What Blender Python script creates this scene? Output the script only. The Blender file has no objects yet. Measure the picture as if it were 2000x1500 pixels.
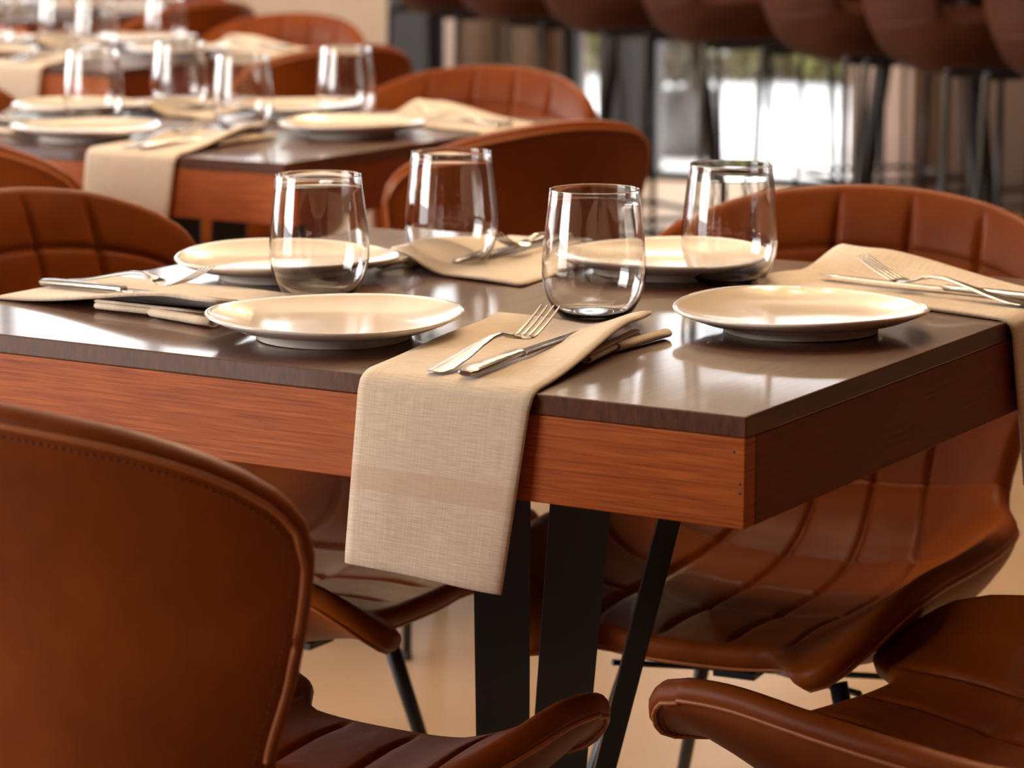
import bpy, bmesh, math, random
from mathutils import Vector, Matrix
from math import sin, cos, pi, sqrt, exp, radians as R

random.seed(7)
C = bpy.context.scene.collection
scene = bpy.context.scene
TT = 0.80                       # height of a dining table top

# ------------------------------------------------------------------ camera
cam_d = bpy.data.cameras.new('camera')
cam = bpy.data.objects.new('camera', cam_d)
C.objects.link(cam)
PITCH, YAW = 0.1811, 0.5461
cam.location = (1.0630, -2.1355, TT + 0.4639)
cam.rotation_euler = (pi/2 - PITCH, 0, YAW)
cam_d.sensor_width = 36.0
cam_d.lens = 5522.87/2000*36.0
cam_d.clip_end = 200
cam_d.dof.use_dof = True
cam_d.dof.focus_distance = 2.72
cam_d.dof.aperture_fstop = 6.4
scene.camera = cam

# ------------------------------------------------------------------ light and exposure
scene.view_settings.view_transform = 'Standard'
scene.view_settings.look = 'None'
scene.view_settings.exposure = 0.25
scene.view_settings.gamma = 1.0
scene.view_settings.use_curve_mapping = False

w = bpy.data.worlds.new('world'); scene.world = w
w.use_nodes = True
bg = w.node_tree.nodes['Background']
bg.inputs[0].default_value = (0.95, 0.97, 1.0, 1)
bg.inputs[1].default_value = 5.0

def light(name, kind, loc, rot, energy, color=(1, 1, 1), size=None, size_y=None, angle=None):
    d = bpy.data.lights.new(name, kind); d.energy = energy; d.color = color
    if kind == 'AREA':
        d.shape = 'RECTANGLE'; d.size = size; d.size_y = size_y
    if angle is not None: d.angle = angle
    o = bpy.data.objects.new(name, d); C.objects.link(o)
    o.location = loc; o.rotation_euler = rot
    return o

light('sun', 'SUN', (0, 0, 10), (R(-38), R(-12), 0), 5.0, (1.0, 0.95, 0.88), angle=R(1.5))
# daylight entering by the wide street front on the left of the camera
light('front_window_daylight', 'AREA', (-4.3, -3.6, 1.9), (R(75), 0, R(-38)), 190, (1.0, 0.90, 0.78), 3.0, 1.8)
light('left_window_daylight', 'AREA', (-8.3, 1.0, 1.9), (R(78), 0, R(-90)), 200, (1.0, 0.96, 0.90), 4.0, 1.8)
# warm ceiling lamps
light('ceiling_lamp_near', 'AREA', (-0.9, 0.9, 3.45), (0, 0, 0), 40, (1.0, 0.76, 0.50), 2.6, 2.6)
light('ceiling_lamp_far', 'AREA', (-3.2, 3.8, 3.45), (0, 0, 0), 70, (1.0, 0.80, 0.58), 3.0, 3.0)

# ------------------------------------------------------------------ helpers
def new_mat(name):
    m = bpy.data.materials.new(name); m.use_nodes = True
    nt = m.node_tree
    return m, nt, nt.nodes['Principled BSDF']

def setp(b, **k):
    names = {'color': 'Base Color', 'rough': 'Roughness', 'metal': 'Metallic', 'spec': 'Specular IOR Level',
             'trans': 'Transmission Weight', 'ior': 'IOR', 'coat': 'Coat Weight', 'coat_rough': 'Coat Roughness',
             'sheen': 'Sheen Weight', 'emc': 'Emission Color', 'ems': 'Emission Strength'}
    for a, v in k.items():
        b.inputs[names[a]].default_value = (*v, 1) if isinstance(v, tuple) and len(v) == 3 else v

def noise_mix(nt, b, c1, c2, scale=(1, 1, 1), nscale=5, detail=6, rough=.6, dist=0., lo=.3, hi=.7, bump=0., bdist=.002, coords='Object'):
    tc = nt.nodes.new('ShaderNodeTexCoord'); mp = nt.nodes.new('ShaderNodeMapping')
    mp.inputs['Scale'].default_value = scale
    nz = nt.nodes.new('ShaderNodeTexNoise')
    nz.inputs['Scale'].default_value = nscale; nz.inputs['Detail'].default_value = detail
    nz.inputs['Roughness'].default_value = rough; nz.inputs['Distortion'].default_value = dist
    cr = nt.nodes.new('ShaderNodeValToRGB')
    cr.color_ramp.elements[0].position = lo; cr.color_ramp.elements[1].position = hi
    cr.color_ramp.elements[0].color = (*c1, 1); cr.color_ramp.elements[1].color = (*c2, 1)
    L = nt.links
    L.new(tc.outputs[coords], mp.inputs[0]); L.new(mp.outputs[0], nz.inputs[0]); L.new(nz.outputs[0], cr.inputs[0])
    L.new(cr.outputs[0], b.inputs['Base Color'])
    if bump:
        bp = nt.nodes.new('ShaderNodeBump'); bp.inputs['Strength'].default_value = bump; bp.inputs['Distance'].default_value = bdist
        L.new(nz.outputs[0], bp.inputs['Height']); L.new(bp.outputs[0], b.inputs['Normal'])
    return tc, mp, nz, cr

def simple(name, color, rough=.5, metal=0., **k):
    m, nt, b = new_mat(name); setp(b, color=color, rough=rough, metal=metal, **k)
    c2 = tuple(min(1, c*1.12) for c in color)
    noise_mix(nt, b, color, c2, nscale=9)
    return m

M = {}
def leather(name, c1, c2, rough=.47):
    m, nt, b = new_mat(name); setp(b, rough=rough, spec=.13)
    noise_mix(nt, b, c1, c2, nscale=3.2, detail=5, lo=.35, hi=.68)
    tc = nt.nodes.new('ShaderNodeTexCoord')
    n1 = nt.nodes.new('ShaderNodeTexNoise'); n1.inputs['Scale'].default_value = 420; n1.inputs['Detail'].default_value = 2
    n2 = nt.nodes.new('ShaderNodeTexNoise'); n2.inputs['Scale'].default_value = 11; n2.inputs['Detail'].default_value = 4; n2.inputs['Distortion'].default_value = .8
    b1 = nt.nodes.new('ShaderNodeBump'); b1.inputs['Strength'].default_value = .12; b1.inputs['Distance'].default_value = .001
    b2 = nt.nodes.new('ShaderNodeBump'); b2.inputs['Strength'].default_value = .35; b2.inputs['Distance'].default_value = .006
    L = nt.links
    L.new(tc.outputs['Object'], n1.inputs[0]); L.new(tc.outputs['Object'], n2.inputs[0])
    L.new(n1.outputs[0], b1.inputs['Height']); L.new(n2.outputs[0], b2.inputs['Height'])
    L.new(b1.outputs[0], b2.inputs['Normal']); L.new(b2.outputs[0], b.inputs['Normal'])
    return m
M['leather'] = leather('tan_leather', (.125, .021, .0009), (.225, .049, .0024))
M['stool_leather'] = leather('brown_stool_leather', (.038, .010, .005), (.072, .020, .010), .5)
M['piping'] = simple('leather_piping', (.30, .080, .014), .45)
M['thread'] = simple('dark_thread', (.10, .022, .008), .7)

def wood(name, c1, c2, scale, rough, coat, bump=.15, nscale=7, croug=.12):
    m, nt, b = new_mat(name); setp(b, rough=rough, coat=coat, coat_rough=croug, spec=.22)
    tc, mp, nz, cr = noise_mix(nt, b, c1, c2, scale=scale, nscale=nscale, detail=9, rough=.65, dist=.5, lo=.32, hi=.70, bump=bump, bdist=.0012)
    return m
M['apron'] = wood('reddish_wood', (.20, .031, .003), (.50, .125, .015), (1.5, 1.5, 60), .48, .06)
M['apron_shaded'] = wood('reddish_wood_shaded', (.10, .016, .003), (.20, .040, .008), (1.5, 1.5, 60), .5, .04)  # same wood on the end boards, with their shade put into the colour
M['top'] = wood('dark_walnut_top', (.045, .012, .005), (.115, .034, .013), (34, 1.3, 8), .50, .5, bump=.30, nscale=5, croug=.08)
M['black'] = simple('black_steel', (.010, .010, .012), .38, .0)
M['frame_black'] = simple('black_powder_metal', (.016, .016, .020), .33, .3)
M['steel'] = simple('steel', (.37, .345, .32), .24, 1.0)
M['blade'] = simple('polished_steel', (.50, .48, .46), .12, 1.0)
M['rubber'] = simple('rubber', (.02, .02, .02), .8)
m, nt, b = new_mat('clear_glass'); setp(b, color=(1, 1, 1), rough=0.0, trans=1.0, ior=1.45); M['glass'] = m
# crackle-free but gently tinted base handled by thickness only
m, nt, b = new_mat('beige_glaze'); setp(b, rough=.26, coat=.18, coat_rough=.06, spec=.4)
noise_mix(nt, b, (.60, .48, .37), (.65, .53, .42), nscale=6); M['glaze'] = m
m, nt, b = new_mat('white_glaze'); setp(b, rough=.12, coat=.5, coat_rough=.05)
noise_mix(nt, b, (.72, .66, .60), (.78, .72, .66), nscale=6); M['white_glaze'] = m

def linen():
    m, nt, b = new_mat('beige_linen'); setp(b, rough=.9, spec=.15, sheen=.25)
    L = nt.links
    tc = nt.nodes.new('ShaderNodeTexCoord'); sx = nt.nodes.new('ShaderNodeSeparateXYZ')
    L.new(tc.outputs['UV'], sx.inputs[0])
    def nz(scale, sc):
        mp = nt.nodes.new('ShaderNodeMapping'); mp.inputs['Scale'].default_value = scale
        n = nt.nodes.new('ShaderNodeTexNoise'); n.inputs['Scale'].default_value = sc; n.inputs['Detail'].default_value = 4
        L.new(tc.outputs['UV'], mp.inputs[0]); L.new(mp.outputs[0], n.inputs[0]); return n
    weft = nz((4, 90, 1), 9); warp = nz((90, 4, 1), 6)
    add = nt.nodes.new('ShaderNodeMath'); add.operation = 'MULTIPLY_ADD'; add.inputs[1].default_value = .65
    ml = nt.nodes.new('ShaderNodeMath'); ml.operation = 'MULTIPLY'; ml.inputs[1].default_value = .35
    L.new(warp.outputs[0], ml.inputs[0]); L.new(weft.outputs[0], add.inputs[0]); L.new(ml.outputs[0], add.inputs[2])
    cr = nt.nodes.new('ShaderNodeValToRGB'); cr.color_ramp.elements[0].position = .36; cr.color_ramp.elements[1].position = .64
    cr.color_ramp.elements[0].color = (.56, .435, .32, 1); cr.color_ramp.elements[1].color = (.74, .61, .48, 1)
    L.new(add.outputs[0], cr.inputs[0])
    # woven stripe across the cloth (a band of the weave, in V metres)
    def band(lo, hi):
        a = nt.nodes.new('ShaderNodeMath'); a.operation = 'GREATER_THAN'; a.inputs[1].default_value = lo
        c = nt.nodes.new('ShaderNodeMath'); c.operation = 'LESS_THAN'; c.inputs[1].default_value = hi
        d = nt.nodes.new('ShaderNodeMath'); d.operation = 'MULTIPLY'
        L.new(sx.outputs[1], a.inputs[0]); L.new(sx.outputs[1], c.inputs[0]); L.new(a.outputs[0], d.inputs[0]); L.new(c.outputs[0], d.inputs[1]); return d
    s1 = band(-.113, -.090); s2 = band(-.1595, -.1585)
    mx = nt.nodes.new('ShaderNodeMix'); mx.data_type = 'RGBA'; mx.inputs['B'].default_value = (.58, .40, .29, 1)
    f = nt.nodes.new('ShaderNodeMath'); f.operation = 'MULTIPLY'; f.inputs[1].default_value = .55
    L.new(s1.outputs[0], f.inputs[0]); L.new(f.outputs[0], mx.inputs['Factor']); L.new(cr.outputs[0], mx.inputs['A'])
    mx2 = nt.nodes.new('ShaderNodeMix'); mx2.data_type = 'RGBA'; mx2.inputs['B'].default_value = (.70, .56, .42, 1)
    L.new(s2.outputs[0], mx2.inputs['Factor']); L.new(mx.outputs['Result'], mx2.inputs['A'])
    L.new(mx2.outputs['Result'], b.inputs['Base Color'])
    bp = nt.nodes.new('ShaderNodeBump'); bp.inputs['Strength'].default_value = .35; bp.inputs['Distance'].default_value = .0006
    L.new(add.outputs[0], bp.inputs['Height']); L.new(bp.outputs[0], b.inputs['Normal'])
    return m
M['linen'] = linen()

m, nt, b = new_mat('polished_floor'); setp(b, rough=.30, spec=.4)
noise_mix(nt, b, (.36, .235, .145), (.50, .345, .225), scale=(1, 1, 1), nscale=1.3, detail=6, lo=.3, hi=.7); M['floor'] = m
M['wall_beige'] = simple('beige_plaster', (.52, .40, .30), .85)
M['wall_brown'] = simple('brown_panel', (.13, .075, .048), .6)
M['column_pink'] = simple('pale_rose_plaster', (.56, .44, .40), .8)
M['ceiling'] = simple('ceiling_plaster', (.22, .17, .13), .9)
M['curtain'] = simple('taupe_curtain', (.19, .13, .095), .9)
M['dark'] = simple('dark_frame', (.018, .017, .020), .5)
M['pavement'] = simple('pale_pavement', (.62, .62, .62), .85)
M['hedge'] = simple('hedge_leaves', (.11, .115, .022), .8)
M['leaf'] = simple('dark_leaves', (.012, .020, .014), .6)
m, nt, b = new_mat('window_glass'); nt.nodes.remove(b)
tr = nt.nodes.new('ShaderNodeBsdfTransparent'); gl = nt.nodes.new('ShaderNodeBsdfGlossy'); gl.inputs['Roughness'].default_value = .02
ms = nt.nodes.new('ShaderNodeMixShader'); ms.inputs[0].default_value = .06
nt.links.new(tr.outputs[0], ms.inputs[1]); nt.links.new(gl.outputs[0], ms.inputs[2]); nt.links.new(ms.outputs[0], nt.nodes['Material Output'].inputs[0])
M['pane'] = m
m, nt, b = new_mat('lamp_bulb'); setp(b, color=(1, .8, .5), emc=(1.0, .72, .40), ems=600.0); M['bulb'] = m

def tag(o, label=None, cat=None, group=None, kind=None):
    if label: o['label'] = label
    if cat: o['category'] = cat
    if group: o['group'] = group
    if kind: o['kind'] = kind
    return o

def link_mesh(name, verts, faces, mat, parent=None, smooth=True, uvs=None):
    me = bpy.data.meshes.new(name); me.from_pydata(verts, [], faces)
    if mat: me.materials.append(mat)
    if uvs:
        uv = me.uv_layers.new(name='UVMap')
        for lp in me.loops: uv.data[lp.index].uv = uvs[lp.vertex_index]
    bm = bmesh.new(); bm.from_mesh(me); bmesh.ops.recalc_face_normals(bm, faces=bm.faces); bm.to_mesh(me); bm.free()
    if smooth:
        for p in me.polygons: p.use_smooth = True
    o = bpy.data.objects.new(name, me); C.objects.link(o)
    if parent: o.parent = parent
    return o

def empty(name, loc=(0, 0, 0), rz=0):
    o = bpy.data.objects.new(name, None); C.objects.link(o); o.location = loc; o.rotation_euler = (0, 0, rz)
    o.empty_display_size = .1
    return o

def kids(o): return [c for c in bpy.data.objects if c.parent is o]
def copy_tree(o, parent=None):
    c = o.copy(); C.objects.link(c)
    c.parent = parent
    for ch in kids(o): copy_tree(ch, c)
    return c

class MB:
    """collects verts and faces"""
    def __init__(s): s.v = []; s.f = []
    def add(s, v, f):
        n = len(s.v); s.v += [tuple(p) for p in v]; s.f += [tuple(i+n for i in q) for q in f]
    def box(s, x0, x1, y0, y1, z0, z1, bev=0.):
        bm = bmesh.new()
        bmesh.ops.create_cube(bm, size=1)
        for v in bm.verts:
            v.co = Vector(((x0+x1)/2+v.co.x*(x1-x0), (y0+y1)/2+v.co.y*(y1-y0), (z0+z1)/2+v.co.z*(z1-z0)))
        if bev: bmesh.ops.bevel(bm, geom=bm.edges[:], offset=bev, segments=2, affect='EDGES', profile=.5)
        bm.verts.index_update()
        s.add([v.co[:] for v in bm.verts], [[v.index for v in f.verts] for f in bm.faces]); bm.free()
    def tube(s, pts, r, n=8, closed=False, flat=None):
        pts = [Vector(p) for p in pts]; N = len(pts); rings = []
        up = Vector((0, 0, 1))
        for i, p in enumerate(pts):
            a = pts[(i-1) % N] if (closed or i) else p; c = pts[(i+1) % N] if (closed or i < N-1) else p
            t = (c-a); t = t.normalized() if t.length > 1e-9 else Vector((0, 0, 1))
            ref = up if abs(t.dot(up)) < .95 else Vector((1, 0, 0))
            e1 = t.cross(ref).normalized(); e2 = e1.cross(t).normalized()
            rr = r[i] if isinstance(r, (list, tuple)) else r
            fl = flat if flat else (1, 1)
            rings.append([p + e1*rr*fl[0]*cos(2*pi*k/n) + e2*rr*fl[1]*sin(2*pi*k/n) for k in range(n)])
        v = [q for ring in rings for q in ring]; f = []
        M_ = N if closed else N-1
        for i in range(M_):
            j = (i+1) % N
            for k in range(n):
                l = (k+1) % n
                f.append((i*n+k, i*n+l, j*n+l, j*n+k))
        if not closed:
            f.append(tuple(range(n))); f.append(tuple((N-1)*n+k for k in range(n)))
        s.add(v, f)
    def bar(s, p, q, wx, wy, wx2=None, wy2=None, spin=0.):
        """rectangular bar p->q"""
        p = Vector(p); q = Vector(q); t = (q-p).normalized()
        e1 = Vector((cos(spin), sin(spin), 0)); e1 = (e1 - t*e1.dot(t)).normalized(); e2 = t.cross(e1)
        wx2 = wx2 or wx; wy2 = wy2 or wy; v = []
        for c, a, b_ in ((p, wx, wy), (q, wx2, wy2)):
            for sx, sy in ((-1, -1), (1, -1), (1, 1), (-1, 1)): v.append(c+e1*sx*a/2+e2*sy*b_/2)
        s.add(v, [(0, 1, 2, 3), (4, 5, 6, 7), (0, 1, 5, 4), (1, 2, 6, 5), (2, 3, 7, 6), (3, 0, 4, 7)])
    def lathe(s, prof, n=64, rad=None, zf=None):
        v = []; f = []
        for (r, z) in prof:
            for k in range(n):
                a = 2*pi*k/n; rr = r*(rad(a, r) if rad else 1.); zz = z+(zf(a, r) if zf else 0.)
                v.append((rr*cos(a), rr*sin(a), zz))
        m_ = len(prof)
        for i in range(m_-1):
            for k in range(n):
                l = (k+1) % n
                f.append((i*n+k, i*n+l, (i+1)*n+l, (i+1)*n+k))
        if prof[0][0] < 2e-3: f.append(tuple(range(n)))
        if prof[-1][0] < 2e-3: f.append(tuple((m_-1)*n+k for k in range(n)))
        s.add(v, f)
    def build(s, name, mat, parent=None, smooth=True, uvs=None):
        o = link_mesh(name, s.v, s.f, mat, parent, smooth, uvs)
        return o

def flat(o):
    for p in o.data.polygons: p.use_smooth = False
    return o

def catmull(pts, t):
    """pts: list of tuples with leading parameter; interpolate (extrapolates linearly)"""
    n = len(pts)
    if t <= pts[0][0]:
        a, b_ = pts[0], pts[1]; k = (t-a[0])/(b_[0]-a[0]); return [a[i]+(b_[i]-a[i])*k for i in range(1, len(a))]
    if t >= pts[-1][0]:
        a, b_ = pts[-2], pts[-1]; k = (t-a[0])/(b_[0]-a[0]); return [a[i]+(b_[i]-a[i])*k for i in range(1, len(a))]
    for i in range(n-1):
        if t <= pts[i+1][0]: break
    p1, p2 = pts[i], pts[i+1]; p0 = pts[i-1] if i else p1; p3 = pts[i+2] if i+2 < n else p2
    h = p2[0]-p1[0]; u = (t-p1[0])/h; out = []
    for j in range(1, len(p1)):
        m1 = (p2[j]-p0[j])/(p2[0]-p0[0])*h; m2 = (p3[j]-p1[j])/(p3[0]-p1[0])*h
        out.append((2*u**3-3*u**2+1)*p1[j]+(u**3-2*u**2+u)*m1+(-2*u**3+3*u**2)*p2[j]+(u**3-u**2)*m2)
    return out

# ------------------------------------------------------------------ chair shell
SP = [(.270, .432), (.20, .430), (.10, .422), (-.02, .418), (-.12, .424), (-.195, .448), (-.245, .498), (-.268, .565), (-.288, .65), (-.312, .74), (-.338, .828), (-.350, .862)]
s_ = 0.; SPINE = []
WID = [.222, .232, .242, .244, .236, .216, .200, .208, .240, .264, .268, .268]
HGT = [.070, .082, .090, .092, .085, .070, .055, .055, .066, .076, .078, .078]
THK = [.040, .052, .056, .056, .052, .044, .034, .030, .028, .028, .028, .028]
for i, (y, z) in enumerate(SP):
    if i: s_ += sqrt((y-SP[i-1][0])**2+(z-SP[i-1][1])**2)
    SPINE.append((s_, y, z, WID[i], HGT[i], THK[i]))
STOT = s_
SJ = SPINE[6][0]+.012

def s_top(u): return STOT - .135*(1-sqrt(max(0, 1-u*u)))
def sstep(a, b_, x):
    t = min(1, max(0, (x-a)/(b_-a))); return t*t*(3-2*t)
def s_front(u):
    a = abs(u); f = -.085*sstep(.40, .78, a)
    if a > .74: f += .085*(1-sqrt(max(0, 1-((a-.74)/.26)**2)))
    return f
def mid(u, s):
    y, z, wd, h, th = catmull(SPINE, s)
    y2, z2, *_ = catmull(SPINE, s+.004); y1, z1, *_ = catmull(SPINE, s-.004)
    l = sqrt((y2-y1)**2+(z2-z1)**2); ny, nz = (z1-z2)/l, -(y1-y2)/l
    if s < .2 and nz < 0: ny, nz = -ny, -nz
    # interior side: up on the seat, forward on the back
    ny, nz = (z2-z1)/l, -(y2-y1)/l
    k = abs(u)**(3.0 if s < .5 else 2.4)
    hh = max(h, .0)*k
    if s < 0: z += -.9*s*s*3   # tips droop
    return Vector((u*wd, y+ny*hh, z+nz*hh)), th
def shell_part(v0, v1, grooves_s, nu=30, nv=26, stitch=True):
    seams = [-.54, -.18, .18, .54]
    us = sorted(set([round(-1+2*i/nu, 5) for i in range(nu+1)] + [q+d for q in seams for d in (-.045, -.024, -.011, 0, .011, .024, .045)] + [-.985, -.96, .96, .985]))
    us2 = [us[0]]
    for u in us[1:]:
        if u-us2[-1] > .006: us2.append(u)
    us = us2; us[-1] = 1.0
    vs = [i/nv for i in range(nv+1)]
    vs = sorted(set(vs+[.012, .03, .97, .988] + [min(.98, max(.02, g+d)) for g in grooves_s for d in (-.03, -.014, 0, .014, .03)]))
    v2 = [vs[0]]
    for v in vs[1:]:
        if v-v2[-1] > .004: v2.append(v)
    vs = v2; vs[-1] = 1.0
    NU, NV = len(us), len(vs)
    P = [[None]*NV for _ in us]; TH = [[0]*NV for _ in us]
    for i, u in enumerate(us):
        a, b_ = v0(u), v1(u)
        for j, v in enumerate(vs):
            P[i][j], TH[i][j] = mid(u, a+(b_-a)*v)
    Nn = [[None]*NV for _ in us]
    for i in range(NU):
        for j in range(NV):
            e = 1e-3
            u = us[i]; uu = max(-.999, min(.999, u)); v = max(.001, min(.999, vs[j]))
            def Q(u_, v_):
                a, b_ = v0(u_), v1(u_); return mid(u_, a+(b_-a)*v_)[0]
            du = Q(min(1, uu+e), v)-Q(max(-1, uu-e), v); dv = Q(uu, v+e)-Q(uu, v-e)
            n = du.cross(dv)
            n = n.normalized() if n.length > 1e-12 else Vector((0, 0, 1))
            Nn[i][j] = n
    # make normals point to the inner side
    if Nn[NU//2][NV//2].z < 0 and Nn[NU//2][NV//2].y < .5 or Nn[NU//2][NV//2].y < -.5:
        Nn = [[-n for n in r] for r in Nn]
    V = []; F = []
    inn = [[0]*NV for _ in us]; out = [[0]*NV for _ in us]
    for i, u in enumerate(us):
        for j, v in enumerate(vs):
            g = 0.
            wd = .26
            for q in seams:
                d = (u-q)*wd; g += -.0075*exp(-(d/.0042)**2)
            for q in grooves_s:
                d = (v-q)*.30; g += -.0040*exp(-(d/.0035)**2)
            edge = min(1, min((1-abs(u))*wd, v*.3 if v0 is s_front else 9, (1-v)*.3 if v1 is s_top else 9)/.03)
            puff = .004*edge
            th = TH[i][j]
            inn[i][j] = len(V); V.append(P[i][j]+Nn[i][j]*(max(g, -.009)*edge+puff))
            e2 = min(1, (min((1-abs(u))*wd, v*.3 if v0 is s_front else 9, (1-v)*.3 if v1 is s_top else 9)/.09)); e2 = e2**.5
            t2 = .026+(th-.026)*e2
            out[i][j] = len(V); V.append(P[i][j]-Nn[i][j]*t2)
    for i in range(NU-1):
        for j in range(NV-1):
            F.append((inn[i][j], inn[i+1][j], inn[i+1][j+1], inn[i][j+1]))
            F.append((out[i][j], out[i][j+1], out[i+1][j+1], out[i+1][j]))
    # boundary loop
    loop = [(i, 0) for i in range(NU-1)]+[(NU-1, j) for j in range(NV-1)]+[(i, NV-1) for i in range(NU-1, 0, -1)]+[(0, j) for j in range(NV-1, 0, -1)]
    cen = P[NU//2][NV//2]
    K = 5; L = len(loop); rim = []
    outb = []
    for k, (i, j) in enumerate(loop):
        a, b_ = V[inn[i][j]], V[out[i][j]]
        pi_, pj = loop[(k-1) % L]; ni, nj = loop[(k+1) % L]
        t = P[ni][nj]-P[pi_][pj]
        if t.length < 1e-7: t = Vector((1, 0, 0))
        n = Nn[i][j]; bdir = t.cross(n).normalized()
        if bdir.dot(P[i][j]-cen) < 0: bdir = -bdir
        free = not ((v0 is s_front and j == NV-1 and 0 < i < NU-1) or (v1 is s_top and j == 0 and 0 < i < NU-1))
        r = (a-b_).length/2*(1. if free else 0.15)
        c = (a+b_)/2; h = (a-b_)/2
        row = []
        for q in range(1, K+1):
            th = pi*q/(K+1)
            row.append(len(V)); V.append(c+h*cos(th)+bdir*r*.8*sin(th))
        rim.append(row); outb.append((b_, bdir, n, free))
    for k in range(L):
        l = (k+1) % L; (i, j), (i2, j2) = loop[k], loop[l]
        ra = [inn[i][j]]+rim[k]+[out[i][j]]; rb = [inn[i2][j2]]+rim[l]+[out[i2][j2]]
        for q in range(K+1): F.append((ra[q], rb[q], rb[q+1], ra[q+1]))
    # piping along the free outer edge
    pts = [(b_+bd*.002-n*.0005, bd, n) for (b_, bd, n, fr) in outb if fr]
    # rotate so the gap sits at the ends
    idx = [k for k, o in enumerate(outb) if o[3]]
    cut = 0
    for q in range(len(idx)):
        if (idx[(q+1) % len(idx)]-idx[q]) % L > 1: cut = (q+1) % len(idx); break
    pts = pts[cut:]+pts[:cut]
    clean = [pts[0]]
    for p in pts[1:]:
        if (p[0]-clean[-1][0]).length > .004: clean.append(p)
    return V, F, clean
def stitch_mesh(path, off, step=.0062, ln=.0036, r=.0006):
    mb = MB(); acc = 0.
    for k in range(len(path)-1):
        (a, ba, na), (b_, bb, nb) = path[k], path[k+1]
        a = a-ba*off-na*.0006; b_ = b_-bb*off-nb*.0006; d = (b_-a); l = d.length
        if l < 1e-6: continue
        t = -acc
        while t+step < l:
            t += step
            p = a+d*(t/l); q = p+d.normalized()*ln
            mb.tube([p, q], r, 4)
        acc = l-t
    return mb

def cg(a, b_): return [a, b_]
BV, BF, BPATH = shell_part(lambda u: SJ, s_top, [.50, .80])
FV, FF, FPATH = shell_part(s_front, lambda u: SJ, [.28, .52, .76])

def make_shell(root, lm, thread=True, pm=None):
    bk = link_mesh('backrest', BV, BF, lm, root)
    st = link_mesh('seat', FV, FF, lm, root)
    for par, path in ((bk, BPATH), (st, FPATH)):
        mb = MB(); mb.tube([p[0] for p in path], .0026, 6); mb.build('piping', pm or M['piping'], par)
        if thread: stitch_mesh(path, .009).build('stitching', M['thread'], par)
    return bk, st

def make_chair():
    r = empty('dining_chair')
    make_shell(r, M['leather'])
    fr = MB()
    fr.bar((-.13, .14, .362), (.13, .14, .362), .03, .012); fr.bar((-.13, -.12, .362), (.13, -.12, .362), .03, .012)
    fr.bar((0, -.12, .358), (0, .14, .358), .05, .008)
    fr.tube([(-.15, .14, .355), (.14, -.13, .30)], .004, 6); fr.tube([(.15, .14, .355), (-.14, -.13, .30)], .004, 6)
    flat(fr.build('seat_frame', M['frame_black'], r))
    for sx in (-1, 1):
        for y0, y1 in ((.14, .20), (-.12, -.23)):
            mb = MB(); mb.tube([(sx*.125, y0, .365), (sx*.16, y0+(y1-y0)*.35, .24), (sx*.225, y1, .006)], [.0105, .0095, .0075], 10)
            lg = mb.build('leg', M['frame_black'], r)
            f = MB(); f.lathe([(.0005, 0), (.0095, 0), (.0095, .012), (.0005, .013)], 10)
            ft = f.build('foot_cap', M['rubber'], lg); ft.location = (sx*.226, y1, 0)
    return r

# ------------------------------------------------------------------ table
TW, TD = 1.0, 0.905
def make_table():
    r = empty('dining_table')          # origin at the near right corner on the floor
    mb = MB(); mb.box(-TW, 0, 0, TD, TT-.0195, TT, .0016); flat(mb.build('tabletop', M['top'], r))
    e = .0012; z0, z1 = TT-.100, TT-.0197
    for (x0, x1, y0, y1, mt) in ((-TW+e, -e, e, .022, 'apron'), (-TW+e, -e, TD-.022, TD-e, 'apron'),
                                 (-.022, -e, .0225, TD-.0225, 'apron_shaded'), (-TW+e, -TW+.022, .0225, TD-.0225, 'apron_shaded')):
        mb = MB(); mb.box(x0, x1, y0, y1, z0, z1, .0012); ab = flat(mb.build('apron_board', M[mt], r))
        if y1 < .03:
            for hx, hz in ((-.012, -.032), (-.006, -.060), (-.006, -.068)):
                nh = MB(); nh.lathe([(.0004, 0), (.0014, .0002), (.0016, .0012), (.0004, .0012)], 8)
                o = nh.build('nail_hole', M['dark'], ab); o.rotation_euler = (-pi/2, 0, 0); o.location = (hx, e-.0003, TT+hz)
    # splayed pedestal of flat steel legs
    c = Vector((-.377, .313, 0)); rt = Vector((cos(YAW), sin(YAW), 0)); fw = Vector((-sin(YAW), cos(YAW), 0))
    for (x0, x1, d0, d1, w0, w1, th) in ((-.049, -.052, -.02, -.03, .050, .060, .012), (-.018, .033, -.03, -.05, .052, .062, .012),
                                         (-.02, .150, .02, .05, .020, .024, .020), (-.045, -.055, .03, .07, .020, .024, .020)):
        mb = MB()
        top = c+rt*x1+fw*d1+Vector((0, 0, TT-.101)); bot = c+rt*x0+fw*d0+Vector((0, 0, .012))
        mb.bar(bot, top, w0, th, w1, th, spin=YAW)
        flat(mb.build('leg', M['black'], r))
    mb = MB(); mb.box(c.x-.24, c.x+.24, c.y-.24, c.y+.24, 0, .012, .002); flat(mb.build('base_plate', M['black'], r))
    mb = MB(); mb.box(c.x-.17, c.x+.17, c.y-.17, c.y+.17, TT-.1035, TT-.1002, .001); flat(mb.build('mounting_plate', M['black'], r))
    return r

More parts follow.
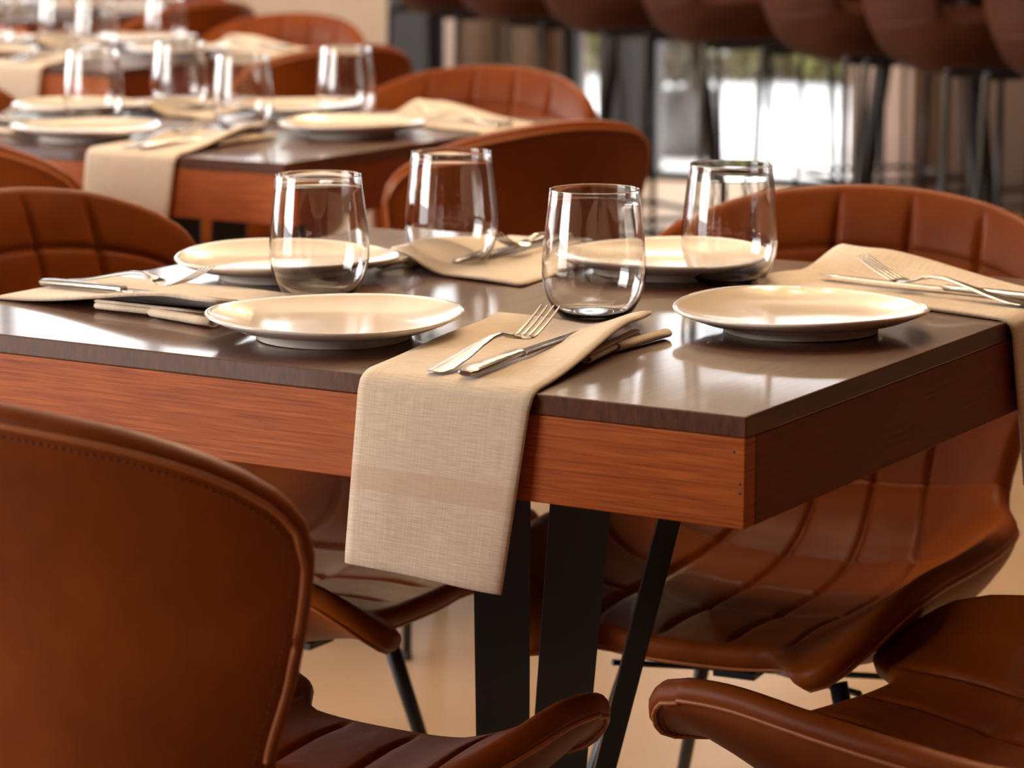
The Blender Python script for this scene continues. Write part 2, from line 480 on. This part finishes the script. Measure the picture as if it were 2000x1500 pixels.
# ------------------------------------------------------------------ tableware (origin on the surface they stand on)
def make_plate():
    r = empty('plate')
    rad = lambda a, q: 1+(.012*cos(3*a+.6)+.006*sin(5*a))*min(1, q/.12)
    zf = lambda a, q: .0022*sin(2*a+.5)*max(0, (q-.06))/.07
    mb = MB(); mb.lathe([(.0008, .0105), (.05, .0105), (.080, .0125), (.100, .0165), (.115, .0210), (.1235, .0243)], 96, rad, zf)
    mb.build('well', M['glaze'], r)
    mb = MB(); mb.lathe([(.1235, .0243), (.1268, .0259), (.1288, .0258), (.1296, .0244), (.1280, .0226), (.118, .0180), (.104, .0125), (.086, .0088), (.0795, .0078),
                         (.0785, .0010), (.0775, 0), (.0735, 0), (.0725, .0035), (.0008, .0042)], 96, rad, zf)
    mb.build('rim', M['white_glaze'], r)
    return r
def make_glass():
    o_prof = [(.0008, .0000), (.030, .0000), (.0345, .0018), (.0425, .0100), (.0492, .0220), (.0532, .0350), (.0547, .0480), (.0545, .0600), (.0530, .0780), (.0508, .0980), (.0484, .1180), (.0466, .1342)]
    i_prof = [(.0455, .1345), (.0470, .1180), (.0495, .0980), (.0517, .0780), (.0532, .0600), (.0534, .0480), (.0519, .0355), (.0479, .0235), (.0412, .0118), (.0330, .0058), (.020, .0042), (.0008, .0038)]
    mb = MB(); mb.lathe(o_prof+[(.04665, .1352), (.0463, .1359), (.0457, .1360), (.0453, .1353)]+i_prof, 72)
    return mb.build('tumbler', M['glass'])

def napkin_mesh(tilt, hang):
    """local frame: x right, y into the table, z up from the table top; table edge at y=0; hangs at y<0"""
    root = None
    V = []; F = []; UV = []
    L_on, L_hang, W = .368, .187, .195
    ys = []
    nv_on, nv_h = 26, 22
    path = []
    for i in range(nv_on+1):
        d = L_on*(1-i/nv_on); path.append((d, d))       # (along, y)
    rb = .010
    nU = 22
    rows = []
    # centre path as (v, y, z)
    ctr = []
    for i in range(nv_on+1):
        d = .012+(L_on-.012)*(1-i/nv_on); ctr.append((d, d, 0.))
    for i in range(1, 7):
        a = pi/2*i/6; ctr.append((.012-.016*i/6, .012-.020*sin(a), -.012*(1-cos(a))))
    for i in range(1, nv_h+1):
        d = .012+(L_hang-.012)*i/nv_h; ctr.append((-d, -.0085, -d))
    for (v, y, z) in ctr:
        row = []
        for k in range(nU+1):
            u = -1+2*k/nU
            x = u*W/2
            t = min(1, max(0, v/L_on))
            lift = 0.
            if v > 0: lift = .0235*sstep(.12, 1.0, u)*sstep(.0, .75, t) + .0015*sin(9*t+3*u)*t
            skew = 0.
            xx = x*(1-.06*(1-t))
            if v < 0:
                q = -v/L_hang
                xx = x*(.94-.07*q)+hang*q
                yy = y-.006*q*(1-.4*u*u)+.0022*sin(u*3.1+q*2)*q
                zz = z-.004*q*(u)
            else:
                yy = y; zz = z
            yy += (.010*(u)*t if v > 0 else 0)
            if v > 0: yy -= .03*(u+1)*t*sstep(.5, 1, t); xx -= math.tan(tilt)*max(0, yy-.004)
            row.append((xx, yy, zz+lift+.0048, u*W/2, v))
        rows.append(row)
    thick = .0042
    N0 = len(rows); N1 = nU+1
    def nrm(i, k):
        a = Vector(rows[min(i+1, N0-1)][k][:3])-Vector(rows[max(i-1, 0)][k][:3])
        b_ = Vector(rows[i][min(k+1, N1-1)][:3])-Vector(rows[i][max(k-1, 0)][:3])
        n = b_.cross(a); n.normalize(); n = -n
        return n
    for i in range(N0):
        for k in range(N1):
            r_ = rows[i][k]; V.append(r_[:3]); UV.append((r_[3], r_[4]))
    for i in range(N0):
        for k in range(N1):
            r_ = rows[i][k]; n = nrm(i, k)
            if i < nv_on and n.z < 0 or i > nv_on+4 and n.y > 0: n = -n
            p = Vector(r_[:3])-n*thick; V.append(p[:]); UV.append((r_[3], r_[4]))
    O = N0*N1
    for i in range(N0-1):
        for k in range(N1-1):
            a = i*N1+k; F.append((a, a+1, a+N1+1, a+N1)); F.append((O+a, O+a+N1, O+a+N1+1, O+a+1))
    # rounded border: one mid row pushed outwards
    loop = [(0, k) for k in range(N1-1)]+[(i, N1-1) for i in range(N0-1)]+[(N0-1, k) for k in range(N1-1, 0, -1)]+[(i, 0) for i in range(N0-1, 0, -1)]
    c = Vector((0, .1, 0)); mids = []
    for n_, (i, k) in enumerate(loop):
        a = Vector(V[i*N1+k]); b_ = Vector(V[O+i*N1+k])
        pi_, pk = loop[n_-1]; ni, nk = loop[(n_+1) % len(loop)]
        t = Vector(rows[ni][nk][:3])-Vector(rows[pi_][pk][:3]); h = a-b_
        bd = t.cross(h).normalized()
        inner = Vector(rows[min(max(i, 1), N0-2)][min(max(k, 1), N1-2)][:3])
        if bd.dot(a-inner) < 0: bd = -bd
        mids.append(len(V)); V.append(((a+b_)/2+bd*thick*.45)[:]); UV.append((rows[i][k][3], rows[i][k][4]))
    for n_ in range(len(loop)):
        m2 = (n_+1) % len(loop); (i, k), (i2, k2) = loop[n_], loop[m2]
        a, b_ = i*N1+k, i2*N1+k2
        F.append((a, b_, mids[m2], mids[n_])); F.append((mids[n_], mids[m2], O+b_, O+a))
    return V, F, UV

def spiral_fold(L, r0, r1, turns, th, flatz):
    """cloth rolled on itself, axis along x, seen open at its end"""
    V = []; F = []; n = 44; pr = []
    for i in range(n+1):
        t = i/n; a = -pi/2+turns*2*pi*t; r = r1+(r0-r1)*t
        pr.append((r*cos(a), r*sin(a)*flatz, a))
    out = [(y, z) for y, z, a in pr]; inn = [(y-th*cos(a), z-th*sin(a)*flatz) for y, z, a in pr]
    xs = [-L/2, -L/4, 0, L/4, L/2]
    for x in xs:
        for y, z in out: V.append((x, y, z+r0*flatz))
        for y, z in inn: V.append((x, y, z+r0*flatz))
    m_ = 2*(n+1)
    for q in range(len(xs)-1):
        for i in range(n):
            a = q*m_+i; F.append((a, a+1, a+m_+1, a+m_)); b_ = a+n+1; F.append((b_, b_+m_, b_+m_+1, b_+1))
        for i in (0, n):
            a = q*m_+i; F.append((a, a+m_, a+m_+n+1, a+n+1))
    for q in (0, len(xs)-1):
        for i in range(n):
            a = q*m_+i; F.append((a, a+1, a+1+n+1, a+n+1))
    return V, F

def make_napkin(tilt, hang):
    r = empty('napkin')
    V, F, UV = napkin_mesh(tilt, hang)
    link_mesh('folded_sheet', V, F, M['linen'], r, True, UV)
    # the part folded back under the lifted side: two soft tubes of cloth
    V, F = spiral_fold(.150, .0095, .0025, 1.6, .0022, .62)
    o = link_mesh('rolled_fold', V, F, M['linen'], r, True, [(v[0], v[1]*3+.2) for v in V])
    xe = lambda y: .0935-math.tan(tilt)*y
    o.location = (xe(.222)-.004, .222, .0002); o.rotation_euler = (0, 0, R(90)+tilt)
    V, F = spiral_fold(.100, .0095, .0040, 1.15, .0022, .60)
    o2 = link_mesh('rolled_fold', V, F, M['linen'], r, True, [(v[0], v[1]*3+.2) for v in V])
    o2.location = (xe(.275)+.009, .275, .0002); o2.rotation_euler = (0, 0, R(78)+tilt)
    return r

def strip(path, widths, thick, round_=True):
    """metal strip along path of (y,z), half widths, thickness list -> MB (x across)"""
    mb = MB(); V = []; F = []; n = 12
    for i, (y, z) in enumerate(path):
        a = path[max(0, i-1)]; b_ = path[min(len(path)-1, i+1)]
        t = Vector((0, b_[0]-a[0], b_[1]-a[1])).normalized(); nn = Vector((0, -t.z, t.y))
        hw, th = widths[i], thick[i]
        for k in range(n):
            an = 2*pi*k/n; c, s_2 = cos(an), sin(an)
            cx = math.copysign(abs(c)**.7, c)*hw; cz = math.copysign(abs(s_2)**.9, s_2)*th
            V.append(Vector((cx, y, z))+nn*cz)
    N = len(path)
    for i in range(N-1):
        for k in range(n):
            l = (k+1) % n; F.append((i*n+k, i*n+l, (i+1)*n+l, (i+1)*n+k))
    F.append(tuple(range(n))); F.append(tuple((N-1)*n+k for k in range(n)))
    mb.add(V, F); return mb
def make_fork():
    """origin at the butt of the handle, points along +y"""
    r = empty('fork')
    pt = [(0, .0016), (.004, .0018), (.02, .0032), (.05, .0085), (.08, .0150), (.105, .0195), (.122, .0200), (.136, .0170), (.146, .0135)]
    hw = [.0050, .0095, .0112, .0096, .0062, .0042, .0036, .0046, .0102]
    th = [.0008, .0013, .0014, .0014, .0016, .0019, .0020, .0017, .0011]
    strip(pt, hw, th).build('handle', M['steel'], r)
    pt = [(.143, .0142), (.150, .0122), (.158, .0112), (.167, .0117)]
    strip(pt, [.0085, .0118, .0124, .0124], [.0010, .0010, .0010, .0009]).build('fork_head', M['steel'], r)
    for k in range(4):
        x = (-1.5+k)*.0069
        mb = strip([(.163, .0114), (.172, .0130), (.190, .0200), (.208, .0290), (.2175, .0345), (.219, .0353)], [.0026, .0021, .0018, .0015, .0009, .0003], [.0009, .0009, .0009, .0008, .0006, .0003])
        for i, v in enumerate(mb.v): mb.v[i] = (v[0]+x, v[1], v[2])
        mb.build('tine', M['steel'], r)
    return r
def make_knife():
    r = empty('table_knife')
    pt = [(0, .0045), (.003, .0045), (.012, .0047), (.05, .0052), (.085, .0052), (.108, .0050), (.116, .0050)]
    strip(pt, [.0060, .0088, .0098, .0086, .0072, .0062, .0068], [.0022, .0036, .0040, .0038, .0036, .0034, .0036]).build('handle', M['steel'], r)
    mb = MB(); V = []; n = 18
    for i in range(n+1):
        t = i/n; y = .114+.168*t
        hw = .0095*(1-.15*t) if t < .8 else .0095*.88*sqrt(max(0, 1-((t-.8)/.2)**2))+.0004
        off = .0025*t*t
        V += [(-hw+off, y, .0046), (hw+off, y, .0049), (hw+off, y, .0037), (-hw+off, y, .0040)]
    F = [(0, 1, 2, 3), tuple(4*n+k for k in range(4))]
    for i in range(n):
        for k in range(4): F.append((4*i+k, 4*i+(k+1) % 4, 4*i+4+(k+1) % 4, 4*i+4+k))
    mb.add(V, F); mb.build('blade', M['blade'], r)
    flat(kids(r)[-1])
    return r

# ------------------------------------------------------------------ laying the tables
PLATE, GLASS, FORK, KNIFE, CHAIR, TABLE = make_plate(), make_glass(), make_fork(), make_knife(), make_chair(), make_table()
NPROTO = {}
used = set()
def inst(proto, loc, rz, label, cat, group, rx=0., ry=0.):
    if proto.name not in used: used.add(proto.name); o = proto
    else: o = copy_tree(proto)
    o.location = loc; o.rotation_euler = (rx, ry, rz)
    return tag(o, label, cat, group)

EDGES = ('front', 'right', 'far', 'left')
def seat_frame(edge):
    """origin on the table edge, x right of the diner, y into the table -> 4x4 in table space"""
    if edge == 'front': return Matrix.Translation((0, 0, 0)), 0.
    if edge == 'right': return Matrix.Translation((0, 0, 0)), pi/2
    if edge == 'far': return Matrix.Translation((0, TD, 0)), pi
    return Matrix.Translation((-TW, 0, 0)), -pi/2
def T(edge, lx, ly):
    m_, a = seat_frame(edge); v = m_ @ (Matrix.Rotation(a, 4, 'Z') @ Vector((lx, ly, 0))); return v.x, v.y, a

# per edge: plate (table x,y, spin) ; napkin local (lx, tilt) ; glass (x,y)
PL = {'front': (-.541, .160), 'right': (-.160, .442), 'far': (-.474, .725), 'left': (-.832, .483)}
GL = {'front': (-.377, .398), 'right': (-.368, .691), 'far': (-.713, .650), 'left': (-.700, .362)}
HG = {'front': -.022, 'right': .03, 'far': .0, 'left': -.01}
NP = {'front': (-.303, R(11)), 'right': (.690, R(-17)), 'far': (.690, R(6)), 'left': (-.265, R(-2))}
EDGE_WORDS = {'front': 'near side', 'right': 'right-hand end', 'far': 'far side', 'left': 'left-hand end'}

def lay(tx, ty, name, rank, edges=EDGES, jit=0.):
    inst(TABLE, (tx, ty, 0), 0, 'square dining table with dark top and reddish wood sides, %s' % rank, 'table', 'dining tables')
    rnd = random.Random(name)
    for e in edges:
        w_ = EDGE_WORDS[e]
        j = lambda s=1.: (rnd.random()-.5)*jit*s
        px, py = PL[e]
        inst(PLATE, (tx+px+j(), ty+py+j(), TT+.0003), rnd.random()*6 if jit else {'front': .4, 'right': 2.2, 'far': 4.0, 'left': 5.1}[e],
             'round beige plate with white rim at the %s of %s' % (w_, name), 'plate', 'plates on the dining tables')
        gx, gy = GL[e]
        if (name, e) not in SKIPG:
            inst(GLASS, (tx+gx+j(), ty+gy+j(), TT+.0003), j(9), 'empty clear stemless glass for the %s setting of %s' % (w_, name), 'glass', 'stemless glasses on the dining tables')
        lx, tilt = NP[e]; lx += j(.6)
        x, y, a = T(e, lx, 0)
        if e not in NPROTO: NPROTO[e] = make_napkin(tilt, HG[e])
        inst(NPROTO[e], (tx+x, ty+y, TT+.0004), a, 'folded beige linen napkin hanging over the %s of %s' % (w_, name), 'napkin', 'linen napkins on the dining tables')
        rot = Matrix.Rotation(a, 4, 'Z')
        k = rot @ Vector((.016, .004, 0)); f = rot @ Vector((-.020, .006, 0))
        inst(KNIFE, (tx+x+k.x, ty+y+k.y, TT+.0062), a+tilt*.5+R(.3), 'steel table knife lying on the napkin at the %s of %s' % (w_, name), 'knife', 'knives on the napkins')
        inst(FORK, (tx+x+f.x, ty+y+f.y, TT+.0060), a+tilt*.5-R(4.5), 'steel fork with raised tines by the knife at the %s of %s' % (w_, name), 'fork', 'forks on the napkins')
SKIPG = set()
def chair(x, y, rz, label, group='tan leather dining chairs'):
    return inst(CHAIR, (x, y, 0), rz, label, 'chair', group)

OFF = Vector((-1.572, 1.504))
lay(0, 0, 'the nearest table', 'nearest the camera')
lay(OFF.x, OFF.y, 'the second table', 'second from the camera', jit=.03)
lay(2*OFF.x, 2*OFF.y, 'the third table', 'third from the camera', jit=.03)
lay(3*OFF.x, 3*OFF.y, 'the fourth table', 'fourth and farthest, at top left', jit=.03)

chair(-.428, -.187, 0, 'tan leather chair at lower left, seen from behind, drawn to the near table')
chair(.175, .315, pi/2-R(16), 'tan leather chair at lower right corner, rounded wing pointing left')
chair(-.350, .79, pi+R(6), 'tan leather chair with ribbed backrest at far side of the nearest table')
chair(-.955, .520, -pi/2, 'tan leather chair at left-hand end of the nearest table, ribbed inside showing')
CS = {'second': [(-2.05, 1.43, R(7)), (-1.535, 1.84, pi/2-R(17)), (-1.94, 2.40, pi), (-2.55, 2.02, -pi/2)],
      'third': [(-3.49, 2.76, R(2)), (-2.95, 3.27, pi/2-R(14)), (-3.50, 3.90, pi), (-4.12, 3.50, -pi/2)],
      'fourth': [(-5.06, 4.26, R(2)), (-4.50, 4.76, pi/2-R(10)), (-5.09, 5.40, pi), (-5.69, 5.0, -pi/2)]}
names = ['near side', 'right-hand end', 'far side', 'left-hand end']
for nm, cs in CS.items():
    for k, (x, y, a) in enumerate(cs):
        chair(x, y, a, 'tan leather dining chair at the %s of the %s table' % (names[k], nm))

# ------------------------------------------------------------------ bar stools and high table
def make_stool():
    r = empty('bar_stool')
    bk, st = make_shell(r, M['stool_leather'], False, M['stool_leather'])
    for o in (bk, st): o.location.z = .405; o.scale = (.74, .92, 1)
    z = .795
    fr = MB(); a = .19
    cs = [(-a, -a, z), (a, -a, z), (a, a, z), (-a, a, z)]
    for i in range(4): fr.bar(cs[i], cs[(i+1) % 4], .024, .020)
    fr.bar((-a, 0, z), (a, 0, z), .03, .012)
    flat(fr.build('seat_frame', M['frame_black'], r))
    for sx in (-1, 1):
        for sy in (-1, 1):
            mb = MB(); mb.tube([(sx*a, sy*a, z), (sx*.215, sy*.21, .004)], [.0095, .0085], 8); mb.build('leg', M['frame_black'], r)
    f2 = MB(); q = .203
    cs = [(-q, -q, .25), (q, -q, .25), (q, q, .25), (-q, q, .25)]
    for i in range(4): f2.tube([cs[i], cs[(i+1) % 4]], .008, 6)
    f2.build('footrest', M['frame_black'], r)
    return r
STOOL = make_stool()
rd = Vector((-.84, .54)).normalized(); face = Vector((rd.y, -rd.x)); face = face if face.dot(Vector((-.5, .85))) > 0 else -face
arz = math.atan2(face.y, face.x)-pi/2
p0 = Vector((-1.10, 3.98))
ks = [0, .50, .98, 1.62, 2.25, 2.85, 3.4]
words = ['first', 'second', 'third', 'fourth', 'fifth', 'sixth', 'seventh']
for i, k in enumerate(ks):
    p = p0+rd*k
    inst(STOOL, (p.x, p.y, 0), arz+(random.random()-.5)*.2, 'brown bar stool with black legs, %s from right in the nearer row' % words[i], 'stool', 'bar stools at the high table')
for i, k in enumerate([.45, 1.25, 2.05, 2.8]):
    p = p0+rd*k+face*1.25
    inst(STOOL, (p.x, p.y, 0), arz+pi+(random.random()-.5)*.2, 'brown bar stool behind the high table, %s from the right' % words[i], 'stool', 'bar stools at the high table')
ht = empty('high_table', ((p0+rd*1.6+face*.62).x, (p0+rd*1.6+face*.62).y, 0), math.atan2(rd.y, rd.x))
tag(ht, 'long dark high table on black trestle legs between the two rows of bar stools', 'table')
mb = MB(); mb.box(-1.9, 1.9, -.33, .33, 1.04, 1.09, .004); flat(mb.build('tabletop', M['top'], ht))
for x in (-1.6, 0, 1.6):
    for sy in (-1, 1):
        mb = MB(); mb.bar((x-.0, sy*.27, 0), (x, sy*.10, 1.04), .035, .035); flat(mb.build('leg', M['black'], ht))
mb = MB(); mb.bar((-1.5, 0, .30), (1.5, 0, .30), .04, .05); flat(mb.build('stretcher', M['black'], ht))

# ------------------------------------------------------------------ the room
def struct(name, mb, mat, parent=None):
    o = flat(mb.build(name, M[mat], parent))
    if parent is None: o['kind'] = 'structure'
    return o
WY = 8.0; H = 3.6; XL, XR, YF = -9.5, 3.6, -4.2
mb = MB(); mb.box(XL-.3, XR+.3, YF, WY+.25, -.05, 0); struct('floor', mb, 'floor')
mb = MB(); mb.box(XL-.3, XR+.3, YF, WY+.25, H, H+.1); struct('ceiling', mb, 'ceiling')
# back wall pieces between the openings (x0,x1,z0,z1)
def wall_piece(name, x0, x1, z0, z1, mat, y0=WY, y1=WY+.22):
    mb = MB(); mb.box(x0, x1, y0, y1, z0, z1); return struct(name, mb, mat)
HT = 3.35
wall_piece('wall_back', XL, -8.9, 0, H, 'wall_beige')
wall_piece('wall_back', -8.9, -6.25, 0, 1.25, 'wall_beige'); wall_piece('wall_back', -8.9, -6.25, HT, H, 'wall_beige')
wall_piece('wall_back', -6.25, -5.72, 0, 1.5, 'wall_beige'); wall_piece('wall_back', -6.25, -5.72, 1.5, H, 'wall_brown')
wall_piece('wall_back', -5.72, -5.51, 0, 1.35, 'dark'); wall_piece('wall_back', -5.72, -5.33, 2.35, H, 'wall_brown')
wall_piece('wall_back', -5.43, -5.33, 0, 1.35, 'column_pink')
wall_piece('wall_back', -5.33, -4.86, 0, H, 'wall_brown')
wall_piece('wall_back', -4.86, -4.68, HT, H, 'wall_brown')
wall_piece('wall_back', -4.68, -4.50, 0, H, 'dark')
wall_piece('wall_back', -4.50, -3.48, 2.45, H, 'wall_brown')
wall_piece('trim_1', -3.50, -3.24, 0, H, 'column_pink', WY-.12, WY+.22)
wall_piece('wall_back', -3.24, XR, 0, H, 'wall_brown')
def window(name, x0, x1, z0, z1, bars):
    fr = MB(); t = .035; y0, y1 = WY+.06, WY+.12
    fr.box(x0, x1, y0, y1, z0, z0+t); fr.box(x0, x1, y0, y1, z1-t, z1)
    fr.box(x0, x0+t, y0, y1, z0, z1); fr.box(x1-t, x1, y0, y1, z0, z1)
    for b_ in bars: fr.box(b_-.018, b_+.018, y0, y1, z0, z1)
    w_ = struct(name, fr, 'dark')
    pn = MB(); pn.box(x0+t, x1-t, WY+.087, WY+.093, z0+t, z1-t); struct('window_pane', pn, 'pane', w_)
window('window_1', -4.50, -3.50, 0, 2.45, [])
window('window_2', -8.9, -6.25, 1.25, HT, [-8.0, -7.1])
window('window_5', -5.72, -5.33, 1.35, 2.35, [])
window('window_3', -5.51, -5.43, 0, 1.35, [])
window('window_4', -4.86, -4.68, 0, HT, [])
mb = MB(); mb.box(XL-.2, XL, YF, -1.2, 0, H); mb.box(XL-.2, XL, 3.4, WY+.2, 0, H); mb.box(XL-.2, XL, -1.2, 3.4, 0, .5); mb.box(XL-.2, XL, -1.2, 3.4, HT, H)
struct('wall_left', mb, 'wall_beige')
mb = MB(); mb.box(XR, XR+.2, YF, WY+.2, 0, H); struct('wall_right', mb, 'wall_brown')
mb = MB(); mb.box(-3.4, XR, YF-.2, YF, 0, H); mb.box(XL, -7.8, YF-.2, YF, 0, H); mb.box(-7.8, -3.4, YF-.2, YF, HT, H); struct('wall_front', mb, 'wall_brown')
# taupe curtain hanging between the openings
def curtain(x0, x1, y, label):
    V = []; F = []; n = int((x1-x0)/.012)
    for i in range(n+1):
        x = x0+(x1-x0)*i/n; yy = y+.028*sin(x*52)+.01*sin(x*131)
        V += [(x, yy, .02), (x+.004*sin(x*30), yy*1.0+.004*sin(x*20), 1.5), (x, yy, 2.95), (x, yy+.004, 2.95), (x+.004*sin(x*30), yy+.004, 1.5), (x, yy+.004, .02)]
    for i in range(n):
        for k in range(6):
            l = (k+1) % 6; F.append((6*i+k, 6*i+l, 6*i+6+l, 6*i+6+k))
    F.append(tuple(range(6))); F.append(tuple(6*n+k for k in range(6)))
    return tag(link_mesh('curtain', V, F, M['curtain']), label, 'curtain')
curtain(-5.32, -4.90, WY-.07, 'taupe pleated curtain hanging on the back wall left of the bright windows')

# outside
mb = MB(); mb.box(-40, 20, WY+.26, 60, -.12, -.02); struct('ground', mb, 'pavement')
mb = MB()
hv = []; hf = []
def hedge():
    rnd = random.Random(3); V = []; F = []
    for i in range(9000):
        x = -13+rnd.random()*12; y = 13.2+rnd.random()*1.2; z = rnd.random()*2.2
        a = rnd.random()*6.28; b_ = rnd.random()*3; s = .12+.08*rnd.random()
        d1 = Vector((cos(a)*cos(b_), sin(a)*cos(b_), sin(b_)))*s; d2 = Vector((-sin(a), cos(a), .4)).normalized()*s*.5
        c = Vector((x, y, z)); k = len(V); V += [c-d1, c+d2, c+d1, c-d2]; F.append((k, k+1, k+2, k+3))
    k = len(V)
    V += [Vector(p) for p in ((-13, 13.7, 0), (-1, 13.7, 0), (-1, 14.3, 0), (-13, 14.3, 0), (-13, 13.7, 2.1), (-1, 13.7, 2.1), (-1, 14.3, 2.1), (-13, 14.3, 2.1))]
    F += [(k, k+1, k+5, k+4), (k+1, k+2, k+6, k+5), (k+2, k+3, k+7, k+6), (k+3, k, k+4, k+7), (k+4, k+5, k+6, k+7)]
    return V, F
V, F = hedge()
tag(link_mesh('hedge', V, F, M['hedge'], None, False), 'yellow-green hedge beyond the pavement outside the big window', 'hedge', kind='stuff')
def shrub(x, y, h, rad_, seed, label):
    rnd = random.Random(seed); r = empty('potted_shrub', (x, y, -.02)); V = []; F = []
    for i in range(200):
        t = rnd.random(); a = rnd.random()*6.28; rr = rad_*sqrt(rnd.random())*(.4+.6*sin(pi*min(1, t*1.1)))
        c = Vector((cos(a)*rr, sin(a)*rr, .28+t*h)); b_ = rnd.random()*6.28; e_ = rnd.random()*1.4-.5; s = .05+.05*rnd.random()
        d1 = Vector((cos(b_)*cos(e_), sin(b_)*cos(e_), sin(e_)))*s; d2 = Vector((-sin(b_), cos(b_), .3)).normalized()*s*.35
        k = len(V); V += [c-d1, c+d2, c+d1, c-d2]; F.append((k, k+1, k+2, k+3))
    link_mesh('foliage', V, F, M['leaf'], r, False)
    mb = MB(); mb.lathe([(.0005, 0), (.12, 0), (.16, .30), (.145, .30), (.14, .27), (.0005, .26)], 20); mb.build('pot', M['dark'], r)
    tag(r, label, 'shrub', 'potted shrubs outside the window')
shrub(-4.85, 9.1, .50, .20, 1, 'dark potted shrub outside the window at its left end')
shrub(-4.15, 9.8, .30, .18, 2, 'low dark potted shrub outside the window, nearer its middle')

# chandeliers of small bulbs
def chandelier(x, y, z, n, rr, label):
    r = empty('chandelier', (x, y, z))
    mb = MB(); mb.tube([(rr*cos(2*pi*k/32), rr*sin(2*pi*k/32), 0) for k in range(32)], .008, 6, closed=True)
    for k in range(3): mb.tube([(rr*cos(2*pi*k/3), rr*sin(2*pi*k/3), 0), (0, 0, H-z-.02)], .003, 5)
    mb.build('ring', M['frame_black'], r)
    for k in range(n):
        a = 2*pi*k/n; b_ = MB(); b_.lathe([(.0003, -.034), (.010, -.030), (.016, -.018), (.012, -.006), (.006, 0), (.0003, .001)], 10)
        o = b_.build('bulb', M['bulb'], r); o.location = (rr*cos(a), rr*sin(a), -.012)
    tag(r, label, 'lamp', 'chandeliers over the dining tables')
chandelier(-.75, 1.7, 2.55, 14, .32, 'ring chandelier of small warm bulbs above the nearest tables')
chandelier(-2.6, 4.1, 2.55, 14, .32, 'ring chandelier of small warm bulbs above the farther tables')
